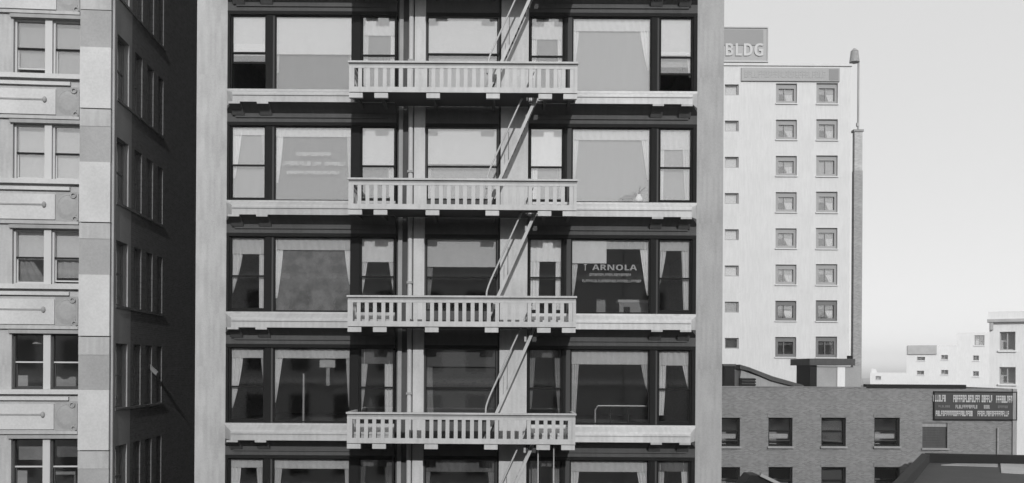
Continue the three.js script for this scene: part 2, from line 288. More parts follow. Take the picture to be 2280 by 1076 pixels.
// second storey
officeWindow(...N1, 1, { ...rail, val: [0.1, 'light'], cl: [20, 6, 0.7, 'bright'], cr: [12, 3, 0.6, 'light'], net: 'grey' });
const w11 = officeWindow(...W1, 1, { val: [0.12, 'light'], cl: [17, 4, 0.75, 'bright'], cr: [12, 4, 0.8, 'light'], net: 'dim' });
officeWindow(...N2, 1, { ...rail, blind: [0.5, 'light'], cr: [15, 14, 1, 'light'], net: 'dim' });
officeWindow(...C, 1, { ...rail, mid: 1, blind: [0.48, 'light'], cl: [12, 8, 1, 'light'], net: 'grey' });
officeWindow(...N3, 1, { ...rail, blind: [0.5, 'bright'], cl: [16, 16, 1, 'bright'], cr: [8, 6, 1, 'bright'], net: 'grey' });
officeWindow(...W2, 1, { val: [0.14, 'light'], cl: [15, 3, 0.85, 'bright'], cr: [20, 4, 0.7, 'bright'], net: 'grey' });
officeWindow(...N4, 1, { ...rail, val: [0.27, 'light'], cl: [12, 9, 1, 'bright'], cr: [18, 12, 1, 'light'], net: 'grey' });
// third storey
officeWindow(...N1, 2, { ...rail, val: [0.22, 'mid'], cl: [23, 2, 0.75, 'light'], cr: [15, 14, 0.95, 'light'] });
officeWindow(...W1, 2, { val: [0.16, 'mid'], cl: [17, 4, 0.8, 'bright'], cr: [16, 3, 0.65, 'bright'], net: 'paintedReflection' });
officeWindow(...N2, 2, { ...rail, val: [0.32, 'light'], cl: [20, 3, 0.75, 'light'], cr: [17, 2, 0.75, 'light'] });
officeWindow(...C, 2, { ...rail, mid: 1, blind: [0.37, 'light'], cl: [18, 6, 1, 'grey'], cr: [5, 3, 0.5, 'grey'] });
officeWindow(...N3, 2, { ...rail, val: [0.3, 'bright'], cl: [21, 20, 1, 'bright'], cr: [15, 14, 1, 'bright'] });
const w22 = officeWindow(...W2, 2, { val: [0.12, 'mid'], blind: [0.31, 'light', 0, 0.45], cl: [16, 2, 0.8, 'light'], cr: [20, 3, 0.78, 'bright'] });
officeWindow(...N4, 2, { ...rail, val: [0.14, 'mid'], cl: [17, 2, 0.62, 'light'], cr: [22, 13, 1, 'light'] });
// fourth storey
officeWindow(...N1, 3, { ...rail, val: [0.13, 'mid'], cl: [24, 3, 0.85, 'light'], cr: [12, 2, 0.5, 'mid'] });
const w31 = officeWindow(...W1, 3, { val: [0.13, 'mid'], cl: [19, 2, 0.75, 'light'], cr: [12, 3, 0.85, 'mid'] });
officeWindow(...N2, 3, { ...rail, val: [0.2, 'dim'], cl: [16, 3, 0.9, 'mid'], cr: [22, 20, 1, 'light'] });
officeWindow(...C, 3, { ...rail, mid: 1, blind: [0.22, 'dark'], cl: [14, 18, 1, 'grey'], net: 'soot' });
officeWindow(...N3, 3, { ...rail, val: [0.1, 'dim'], cl: [17, 6, 0.8, 'grey'], cr: [16, 6, 0.9, 'grey'] });
const w35 = officeWindow(...W2, 3, { val: [0.19, 'mid'], cl: [18, 9, 1, 'mid'], cr: [17, 3, 0.55, 'mid'] });
officeWindow(...N4, 3, { ...rail, val: [0.2, 'mid'], cl: [20, 13, 0.9, 'light'], cr: [19, 3, 0.55, 'light'] });
// fifth storey, cut by the lower edge
officeWindow(...N1, 4, { ...rail, val: [0.12, 'mid'], cl: [24, 6, 0.85, 'light'], cr: [17, 6, 0.85, 'mid'] });
officeWindow(...W1, 4, { val: [0.13, 'mid'], cl: [20, 5, 0.7, 'mid'], cr: [12, 4, 0.9, 'mid'] });
officeWindow(...N2, 4, { ...rail, val: [0.09, 'dim'], cl: [15, 5, 0.9, 'dark'], cr: [18, 6, 0.9, 'dim'] });
officeWindow(...C, 4, { ...rail, mid: 1, val: [0.16, 'dim'], cl: [12, 3, 0.6, 'grey'], cr: [16, 4, 0.6, 'grey'] });
officeWindow(...N3, 4, { ...rail, val: [0.08, 'dim'], cl: [22, 14, 1, 'grey'], cr: [19, 12, 1, 'grey'] });
officeWindow(...W2, 4, { val: [0.15, 'mid'], cl: [18, 5, 0.8, 'light'], cr: [24, 5, 0.6, 'light'] });
officeWindow(...N4, 4, { ...rail, val: [0.14, 'dim'], cl: [16, 6, 1, 'mid'], cr: [19, 8, 1, 'light'] });
// lettering painted on the panes
{
  const z = -0.108, ln = (a, b, y0, y1, p) => strokes(U(a), U(b), V(y1), V(y0), z, 0.003, p);
  put('lettering', [...ln(656, 733, 340.5, 349, 0.07)], MAT.letterWin, w11.o);
  put('lettering', [...ln(625, 688, 361, 370, 0.065), ...ln(692, 711, 362, 370, 0.065), ...ln(719, 765, 362, 370, 0.065)], MAT.letterWin, w11.o);
  put('lettering', [...ln(634, 751, 382, 389.5, 0.065)], MAT.letterWin, w11.o);
  put('lettering', text('T', U(1299), U(1306), V(601), V(586), z, 0.003), MAT.letterDim, w22.o); put('lettering', text('ARNOLA', U(1318), U(1418), V(600), V(587), z, 0.003), MAT.letterDim, w22.o);
  put('lettering', [...ln(1312, 1404, 607, 613, 0.06), ...ln(1296, 1430, 621, 627, 0.06)], MAT.letterDim, w22.o);
}
// things behind the panes
{
  let t = thing('notice_card', 'small grey card on the blind of the open narrow top window, right bay', 'card', [U(1501), V(88), -0.2]);
  put('card', bx(U(1481), U(1523), V(88), V(72), -0.199, -0.195), cloth.mid, t);
  put('print', strokes(U(1484), U(1520), V(83), V(77), -0.1945, 0.002, 0.09), MAT.signGrey, t);
  t = thing('vase', 'small white vase in the right corner of the wide right window, second storey', 'vase', [U(1422), V(446), -0.19]);
  put('body', metreUv(new THREE.LatheGeometry([[0, 0], [0.1, 0], [0.13, 0.08], [0.1, 0.17], [0.05, 0.22], [0.07, 0.25]].map(a => new THREE.Vector2(...a)), 14).scale(1, 1, 0.5).translate(U(1422), V(445), -0.19)), cloth.bright, t);
  for (const [dx, dy] of [[0.22, 0.26], [0.05, 0.3]]) put('stem', tube([v3(U(1422), V(430), -0.19), v3(U(1422) + dx * 0.4, V(430) + dy * 0.6, -0.19), v3(U(1422) + dx, V(430) + dy, -0.19)], 0.022, 6), MAT.frame, t);
  t = thing('ornament', 'dark animal shaped ornament beside the white vase on the second storey window sill', 'ornament', [U(1398), V(446), -0.18]);
  put('body', metreUv(new THREE.SphereGeometry(1, 16, 10).scale(0.22, 0.12, 0.045).rotateZ(0.18).translate(U(1398), V(437), -0.18)), MAT.frameGrey, t);
  put('head', metreUv(new THREE.SphereGeometry(1, 12, 8).scale(0.075, 0.07, 0.045).translate(U(1413), V(429), -0.18)), MAT.frameGrey, t);
  for (const p of [1391, 1395, 1403, 1407]) put('leg', bx(U(p) - 0.02, U(p) + 0.02, V(446), V(438), -0.2, -0.16), MAT.frameGrey, t);
  put('tail', tube([v3(U(1386), V(436), -0.18), v3(U(1380), V(438), -0.18), v3(U(1376), V(443), -0.18)], 0.02, 6), MAT.frameGrey, t);
  t = thing('paper_sheet', 'grey paper sheet hung high inside the wide left window, fourth storey', 'paper', [U(724), V(820), -0.3]);
  put('sheet', bx(U(707), U(742), V(821), V(794), -0.302, -0.298), cloth.mid, t); put('torn_corner', bar([[-0.3, V(822)], [-0.3, V(862)], [-0.296, V(862)], [-0.296, V(822)]], () => U(722), () => U(730)), cloth.grey, t);
  t = thing('floor_stand', 'slim pale pole standing inside the wide left window, fourth storey', 'stand', [U(676), V(940), -0.7]);
  put('pole', tube([v3(U(676, -0.7), V(956, -0.7), -0.7), v3(U(676, -0.7), V(835, -0.7), -0.7)], 0.045, 8), MAT.metal, t);
  put('base', metreUv(new THREE.CylinderGeometry(0.2, 0.24, 0.06, 16).translate(U(676, -0.7), V(954, -0.7), -0.7)), MAT.metal, t);
  t = thing('pipe_rail', 'pale pipe rail low inside the wide right window, fourth storey', 'rail', [U(1380), V(940), -0.5]);
  put('rail', tube([v3(U(1326, -0.5), V(952, -0.5), -0.5), v3(U(1326, -0.5), V(908, -0.5), -0.5), v3(U(1332, -0.5), V(903, -0.5), -0.5), v3(U(1440, -0.5), V(903, -0.5), -0.5)], 0.032, 8), MAT.metal, t);
  for (const p of [1360, 1400]) put('rail_post', tube([v3(U(p, -0.5), V(952, -0.5), -0.55), v3(U(p, -0.5), V(905, -0.5), -0.55)], 0.025, 6), MAT.frame, t);
  t = thing('office_chair', 'low grey chair back inside the wide right window, third storey', 'chair', [U(1340), V(700), -0.9]);
  put('seat', bx(U(1325, -0.9), U(1355, -0.9), V(706, -0.9), V(700, -0.9), -1.3, -0.9), cloth.grey, t); put('backrest', bx(U(1330, -0.9), U(1350, -0.9), V(699, -0.9), V(664, -0.9), -1.34, -1.3), cloth.grey, t);
  t = thing('desk', 'grey desk behind the right half of the wide right window, third storey', 'desk', [U(1410), V(705), -1]);
  put('desk_top', bx(U(1375, -1), U(1445, -1), V(672, -1), V(666, -1), -1.7, -1), cloth.mid, t); put('front_panel', bx(U(1378, -1), U(1442, -1), V(706, -1), V(672.3, -1), -1.04, -1.01), cloth.grey, t); put('drawer', bx(U(1388, -1), U(1402, -1), V(700, -1), V(682, -1), -1.01, -0.99), MAT.frame, t);
}

// ---------------------------------------------------------------- fire escape
const zB = 1.57, fx0 = U(773, zB), fx1 = U(1282, zB), yb0 = V(240);
const balconyNames = ['fire escape balcony above the top edge of the photograph', 'white slatted fire escape balcony below the top row of bay windows', 'white slatted fire escape balcony in front of the second row, beside the three lettering lines', 'white slatted fire escape balcony in front of the third row, by the window with the painted mottled reflection', 'white slatted fire escape balcony, lowest in view, under the dark fourth row'];
const bal = thing('fire_escape_balcony', balconyNames[1], 'balcony', [(fx0 + fx1) / 2, yb0, 0], 'fire escape balconies on the office building');
{
  const y = yb0, hx0 = U(1168, 0.8), hx1 = U(1206, 0.8);   // the hatch for the ladder
  put('deck', [bx(fx0 + 0.05, hx0, y + 0.02, y + 0.08, 0.05, zB - 0.05), bx(hx1, fx1 - 0.05, y + 0.02, y + 0.08, 0.05, zB - 0.05), bx(hx0, hx1, y + 0.02, y + 0.08, 0.05, 0.56), bx(hx0, hx1, y + 0.02, y + 0.08, 1.06, zB - 0.05)], MAT.deck, bal);
  put('bottom_rail', bx(fx0, fx1, y + 0.02, y + 0.19, zB - 0.04, zB), MAT.white, bal);
  for (const x of [fx0, fx1 - 0.04]) put('bottom_rail', bx(x, x + 0.04, y, y + 0.19, 0.02, zB - 0.042), MAT.white, bal);
  put('top_rail', bx(fx0 - 0.03, fx1 + 0.03, y + 0.97, y + 1.03, zB - 0.07, zB + 0.03), MAT.white, bal);
  put('mid_rail', bx(fx0, fx1, y + 0.80, y + 0.88, zB - 0.035, zB), MAT.white, bal);
  put('back_strip', bx(fx0, fx1, y + 0.88, y + 0.97, zB - 0.05, zB - 0.035), MAT.stoneGrey, bal);
  for (const x of [fx0 + 0.01, fx1 - 0.05]) { put('top_rail', bx(x - 0.03, x + 0.07, y + 0.97, y + 1.03, 0.02, zB - 0.072), MAT.white, bal); put('mid_rail', bx(x, x + 0.035, y + 0.8, y + 0.88, 0.02, zB - 0.04), MAT.white, bal); }
  put('corner_post', bx(fx0 + 0.002, fx0 + 0.17, y + 0.19, y + 0.8, zB - 0.06, zB - 0.002), MAT.white, bal);
  put('corner_post', bx(fx1 - 0.11, fx1 - 0.002, y + 0.19, y + 0.8, zB - 0.06, zB - 0.002), MAT.white, bal);
  const n = 27, p = (fx1 - fx0 - 0.28) / n; const sl = bx(-0.062, 0.062, y + 0.19, y + 0.8, zB - 0.03, zB - 0.008);
  for (let i = 0; i < n; i++) { const g = sl.clone(); g.translate(fx0 + 0.17 + p * (i + 0.72) + rr(-0.008, 0.008), 0, 0); put('slat', g, MAT.white, bal); }
  for (const x of [fx0, fx1 - 0.03]) for (let i = 0; i < 5; i++) put('slat', bx(x, x + 0.03, y + 0.19, y + 0.8, 0.15 + i * 0.27, 0.27 + i * 0.27), MAT.whiteDim, bal);
  for (const q of [788, 844.5, 960.5, 1094, 1210.5, 1266]) { const x = U(q, zB);
    put('bracket', [bx(x - 0.22, x + 0.22, y - 0.16, y - 0.001, zB - 0.16, zB - 0.02)], MAT.white, bal);
    put('cantilever_beam', [bx(x - 0.05, x + 0.05, y - 0.15, y - 0.01, 0.01, zB - 0.162)], MAT.deck, bal); }
}
const balconies = [bal];
for (const k of [-1, 1, 2, 3]) { const c = bal.clone(); c.name = numbered('fire_escape_balcony'); c.position.y -= k * ST; c.rotation.z = [0.0016, 0, -0.0014, 0.0018, -0.001][k + 1]; c.userData = { ...bal.userData, label: balconyNames[k + 1] }; scene.add(c); balconies.push(c); }
{
  const labels = ['steep white ladder rising out of the top of the photograph', 'steep white ladder from the second balcony up to the highest balcony in view', 'steep white ladder standing on the third balcony down', 'steep white ladder standing on the lowest balcony in view', 'steep white ladder going down below the lowest balcony'];
  const y1 = yb0 + 0.05, y0 = y1 - ST + 0.05, xb = U(1080, 0.8), xt = U(1190, 0.8);
  const lad = thing('fire_escape_ladder', labels[1], 'ladder', [xb, y0, 0.8], 'ladders between the fire escape balconies');
  for (const z of [0.62, 1.0]) put('stringer', strut(v3(xb, y0, z), v3(xt, y1, z), 0.1, 0.03), MAT.white, lad);
  for (let i = 1; i < 16; i++) { const t = i / 16; put('tread', bx(xb + (xt - xb) * t - 0.045, xb + (xt - xb) * t + 0.045, y0 + (y1 - y0) * t - 0.008, y0 + (y1 - y0) * t + 0.008, 0.636, 0.984), MAT.deck, lad); }
  const dir = v3(xt - xb, y1 - y0, 0).normalize();
  for (const z of [1.04]) { const a = v3(xb + 0.02, y0 + 0.7, z), b = v3(xb + 0.05, y0 + 1.12, z), c = v3(xb + 0.16, y0 + 1.45, z);
    const pts = [a, b, c]; for (const s of [0.35, 0.7]) pts.push(v3(c.x + (xt - 0.08 - c.x) * s, c.y + (y1 + 0.83 - c.y) * s, z)); pts.push(v3(xt - 0.08, y1 + 0.83, z));
    put('handrail', tube(pts, 0.03, 8), MAT.whiteDim, lad);
    for (const s of [0.45, 0.93]) { const q = v3(xb + (xt - xb) * s, y0 + (y1 - y0) * s, z); put('baluster', tube([q, v3(q.x, q.y + 0.9, z)], 0.01, 6), MAT.deck, lad); } }
  for (const k of [-1, 1, 2, 3]) { const c = lad.clone(); c.name = numbered('fire_escape_ladder'); c.position.y -= k * ST; c.userData = { ...lad.userData, label: labels[k + 1] }; scene.add(c); }
  for (const [p, l] of [[1199, 'thin left cable hanging from under the lowest balcony'], [1234, 'thin right cable hanging from under the lowest balcony']]) {
    const yt = yb0 - 3 * ST, t = thing('hanging_cable', l, 'cable', [U(p, 1.2), yt - 4, 1.2]); put('cable', tube([v3(U(p, 1.2), yt + 0.03, 1.2), v3(U(p, 1.2) + 0.02, yt - 4, 1.2)], 0.022, 6), MAT.whiteDim, t);
    put('clamp', metreUv(new THREE.CylinderGeometry(0.05, 0.05, 0.08, 10).translate(U(p, 1.2), yt - 0.03, 1.2)), MAT.frameGrey, t); }
}

// ---------------------------------------------------------------- the stone building across the alley
{
  const TH = 0.0785, O = [U(250), 0, 0];
  const st = thing('stone_building', 'pale stone building with carved spandrels and paired sash windows beside the dark alley', 'building', [O[0], GY, O[2]]);
  st.rotation.y = TH; offs.set(st, [0, GY, 0]);                     // written in its own frame: x along the front (0 at the corner), z out of the front, y as in the scene
  const toL = (x, z) => { const a = x - O[0], b = z - O[2]; return [a * Math.cos(TH) - b * Math.sin(TH), a * Math.sin(TH) + b * Math.cos(TH)]; };
  const ray = px => { const c = toL(0, CZ), d = toL(O[0] + (px - PX) / F, O[2] - 1); return [c, d]; };
  const fx = (px, z = 0) => { const [c, d] = ray(px), t = (z - c[1]) / d[1]; return c[0] + d[0] * t; };
  const sz = px => { const [c, d] = ray(px), t = (0 - c[0]) / d[0]; return c[1] + d[1] * t; };
  const H = k => 11.8 - k * 3.573, yT = 44, xL = -9;
  const g1 = [fx(25), fx(95)], g2 = [fx(111), fx(176)], pil = fx(178);
  // front wall with the openings of each pair of sash windows
  const holes = []; for (let k = -1; k < 6; k++) { holes.push([g1[0], g2[1], H(k) - 1.9, H(k)]); holes.push([g1[0] - 3.2, g1[0] - 0.75, H(k) - 1.9, H(k)]); }
  put('front_wall', wall(xL, -0.002, GY, yT, 0, 0.2, holes), MAT.stone, st);
  // side wall to the alley; paler near part paints the light fading inward
  const sw = [[257, 283], [296.5, 313], [324, 338], [348, 360]].map(([a, b]) => [sz(b), sz(a)]);
  const sholes = []; for (let k = -1; k < 6; k++) for (const [a, b] of sw) sholes.push([a, b, H(k) - 2.55, H(k) - 0.3]);
  const turn = g => { const p = g.attributes.position, n = g.attributes.normal;      // from a wall along x, facing z, to a wall along z, facing x
    for (const t of [p, n]) for (let i = 0; i < p.count; i++) { const x = t.getX(i), z = t.getZ(i); t.setXYZ(i, z, t.getY(i), x); }
    for (let i = 0; i < p.count; i += 3) for (const t of [p, n]) { const q = [t.getX(i + 1), t.getY(i + 1), t.getZ(i + 1)]; t.setXYZ(i + 1, t.getX(i + 2), t.getY(i + 2), t.getZ(i + 2)); t.setXYZ(i + 2, ...q); }
    return metreUv(g); };
  const zCut = (sw[0][0] + sw[1][1]) / 2;
  put('side_wall_light_zone', turn(wall(zCut, -0.202, GY, yT, 0, 0.35, sholes.filter(h => h[0] > zCut))), MAT.stoneP, st);
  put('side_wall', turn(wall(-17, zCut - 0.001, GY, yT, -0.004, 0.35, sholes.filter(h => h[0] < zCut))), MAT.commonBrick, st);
  put('corner_bead', bx(-0.04, 0.02, GY, yT, -0.21, -0.002), MAT.stoneGrey, st);
  put('roof', bx(xL, 0.06, yT, yT + 0.5, -17, 0.3), MAT.stoneGrey, st);
  put('rear_wall', bx(xL, -0.41, GY, yT, -17, -16.6), MAT.commonBrick, st);
  put('room_wall', bx(xL, -0.41, GY, yT, -3.4, -3.2), MAT.room, st);
  for (let k = -1; k < 6; k++) {
    const h = H(k);
    put('floor_slab', bx(xL, -0.41, h - 2.5, h - 2.2, -3.41, -0.41), MAT.roomFloor, st);
    if (k > 4) continue;
    // mouldings of the front
    put('lintel', bx(g1[0] - 0.08, g2[1] + 0.02, h + 0.001, h + 0.12, 0.001, 0.1), MAT.stoneGrey, st);
    put('sill', bx(xL, pil - 0.002, h - 2.06, h - 1.9, -0.2, 0.16), MAT.stoneLight, st);
    put('string_course', bx(xL, pil - 0.35, h - 2.27, h - 2.15, 0.001, 0.1), MAT.stoneLight, st);
    put('spandrel_panel', bx(xL, fx(121), h - 3.26, h - 2.4, 0.001, 0.05), MAT.stoneLight, st);
    put('panel_rib', bx(xL, fx(94), h - 2.78, h - 2.73, 0.05, 0.075), MAT.stoneGrey, st);
    put('rib_boss', metreUv(new THREE.SphereGeometry(0.09, 12, 8).scale(0.8, 1.2, 0.7).translate(fx(97), h - 2.76, 0.06)), MAT.stoneGrey, st);
    put('lower_moulding', bx(xL, pil - 0.05, h - 3.42, h - 3.32, 0.001, 0.09), MAT.stone, st);
    // carved cartouche at the end of the spandrel
    const cx = (fx(124) + fx(174)) / 2, cy = h - 2.83;
    put('cartouche_ground', bx(fx(122), pil - 0.02, h - 3.3, h - 2.3, 0.001, 0.012), MAT.stoneP, st);
    put('cartouche', [metreUv(new THREE.CylinderGeometry(0.22, 0.38, 0.04, 24).rotateX(Math.PI / 2).scale(1, 1.2, 1).translate(cx - 0.02, cy, 0.03)), metreUv(new THREE.TorusGeometry(0.36, 0.018, 8, 24, 4.4).rotateZ(-1.2).scale(0.95, 1.15, 1).translate(cx, cy, 0.014)),
      metreUv(new THREE.TorusGeometry(0.08, 0.03, 6, 14).translate(cx + 0.18, cy + 0.4, 0.04)), metreUv(new THREE.TorusGeometry(0.08, 0.03, 6, 14).translate(cx + 0.24, cy - 0.4, 0.04)), bx(cx + 0.3, cx + 0.36, cy - 0.45, cy + 0.45, 0.013, 0.05)], MAT.stoneP, st);
    // paired sashes
    const my = h - 0.98, tones = [['grey', 'grey'], ['mid', 'mid'], ['bright', 'bright'], [null, null], [null, null]][k] || ['mid', 'mid'];
    put('mullion', bx(g1[1], g2[0], h - 1.898, h - 0.002, -0.3, -0.02), MAT.frameLight, st);
    [g1, g2].forEach(([a, b], i) => {
      const o = sub('window', st, [(a + b) / 2, h - 1.9, -0.15]), dark = k > 2, fm = dark ? MAT.frameGrey : MAT.frameLight, rm = k > 2 ? MAT.frameLight : MAT.frame;
      const x0 = a + 0.003, x1 = b - 0.003, y0 = h - 1.897, y1 = h - 0.003, up = k === 0 && i === 0 ? 0.17 : k === 2 && i === 1 ? 0.06 : 0;
      put('frame', ring(x0, x1, y0, y1, -0.3, -0.12, 0.06, 0.04, 0.06, 0.05), fm, o);
      put('sash', bx(x0 + 0.06, x1 - 0.04, my - 0.02, my + 0.03, -0.22, -0.15), rm, o);
      put('sash', ring(x0 + 0.062, x1 - 0.042, y0 + 0.052 + up, my - 0.022, -0.25, -0.215, 0.035, 0.035, 0.001, 0.05), fm, o);
      put('pane', bx(x0 + 0.06, x1 - 0.04, my + 0.03, y1 - 0.06, -0.19, -0.186), glass, o);
      put('pane', bx(x0 + 0.1, x1 - 0.08, y0 + 0.105 + up, my - 0.024, -0.235, -0.231), glass, o);
      if (k < 3) { put('roller_blind', drape(x0 + 0.06, x1 - 0.04, x0 + 0.06, x1 - 0.04, k === 2 ? my - 0.05 : y0 + 0.06 + up + (up ? 0.03 : 0), y1 - 0.06, -0.32, 0.004, 2), cloth[tones[0]], o);  // full blinds of the upper two storeys carry the reflected sky grey
        if (k === 2 && i === 0) put('curtain', drape(x0 + 0.06, x0 + 0.5, x0 + 0.06, x1 - 0.04, y0 + 0.1, my - 0.06, -0.36, 0.02, 3), cloth.grey, o);
        if (k === 2 && i === 1) put('curtain', drape(x0 + 0.06, x1 - 0.04, x0 + 0.06, x1 - 0.04, y0 + 0.26, my - 0.06, -0.36, 0.02, 3), cloth.mid, o); }
      if (k === 4) put('roller_blind', drape(x0 + 0.1, x1 - 0.08, x0 + 0.1, x1 - 0.08, my + 0.22 + 0.1 * i, y1 - 0.3, -0.32, 0.006, 2), cloth[i ? 'dim' : 'grey'], o);  // pale sheet painted in for signs reflected in the pane
      if (k === 3 && i === 0) put('hanging_lamp', [metreUv(new THREE.CylinderGeometry(0.05, 0.16, 0.12, 14).translate((x0 + x1) / 2 + 0.05, y1 - 0.28, -0.6)), bx((x0 + x1) / 2 + 0.04, (x0 + x1) / 2 + 0.06, y1 - 0.22, y1 + 0.05, -0.61, -0.59)], cloth.mid, o);
    });
    // windows of the side wall
    sw.forEach(([a, b]) => { const o = sub('window', st, [-0.15, h - 2.55, (a + b) / 2]), y0 = h - 2.547, y1 = h - 0.303, ym = (y0 + y1) / 2;
      const zr = (x0, x1) => [bx(x0, x1, y0, y0 + 0.06, a + 0.003, b - 0.003), bx(x0, x1, y1 - 0.06, y1, a + 0.003, b - 0.003), bx(x0, x1, y0 + 0.06, y1 - 0.06, a + 0.003, a + 0.06), bx(x0, x1, y0 + 0.06, y1 - 0.06, b - 0.06, b - 0.003), bx(x0, x1, ym - 0.03, ym + 0.03, a + 0.06, b - 0.06)];
      put('frame', zr(-0.25, -0.18), MAT.alleyTrim, o);
      put('pane', bx(-0.215, -0.211, y0 + 0.06, ym - 0.03, a + 0.06, b - 0.06), glass, o);
      put('pane', bx(-0.215, -0.211, ym + 0.03, y1 - 0.06, a + 0.06, b - 0.06), glass, o); });
    put('side_sill', bx(0.002, 0.04, h - 2.64, h - 2.552, sw[3][0] - 0.1, -0.22), MAT.commonBrick, st);
  }
  // pilaster at the corner; block tones paint bands of light thrown on it
  const p0 = pil, p1 = -0.05;
  const row = py => { const r = 820 - py - 5.6; return r * (CZ - 0) / F; };
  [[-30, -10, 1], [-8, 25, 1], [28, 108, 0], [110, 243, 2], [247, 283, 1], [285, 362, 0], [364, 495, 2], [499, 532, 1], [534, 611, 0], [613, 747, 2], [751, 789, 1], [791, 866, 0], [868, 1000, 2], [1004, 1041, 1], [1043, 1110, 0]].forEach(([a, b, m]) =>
    put('light_band_block', bx(p0, p1, row(b + 1.6), row(a), 0.001, 0.15 + 0.012 * m), [MAT.stoneP, MAT.stone, MAT.stoneLight][m], st));
  { const rb = thing('alley_light_blocker', 'unseen brick block added to keep the far alley dark', 'building', [-13, GY, -17.4]); put('front_wall', bx(-24, 5.5, GY, 40, -24, -17.4), MAT.commonBrick, rb); put('cornice', bx(-24.2, 5.6, 40, 40.6, -24.2, -17.2), MAT.commonBrick, rb); }  // unseen block added to shut light out of the alley
  // pale board jutting into the alley
  const t = thing('tilted_vent_pane', 'small pale vent pane tilted open in the dark alley, the only bright spot there', 'vent pane', [...at(338, 822, -4), -4]);
  const [lx, ly] = at(339, 823, -4), tilt = (w, h, d, ox, oy) => { const g = new THREE.BoxGeometry(w, h, d); g.translate(ox, oy, 0); g.rotateX(0.5); g.rotateZ(-0.72); g.translate(lx, ly, -4); return metreUv(g); };
  put('panel', tilt(0.46, 0.14, 0.02, 0, 0), MAT.stoneGrey, t); put('frame', [tilt(0.5, 0.03, 0.035, 0, 0.085), tilt(0.5, 0.03, 0.035, 0, -0.085)], MAT.alleyTrim, t);
  put('stay', tube([v3(lx - 0.15, ly + 0.1, -4), v3(lx - 0.3, ly - 0.15, -4), v3(lx - 0.6, ly - 0.3, -4)], 0.018, 6), MAT.alleyTrim, t);
}

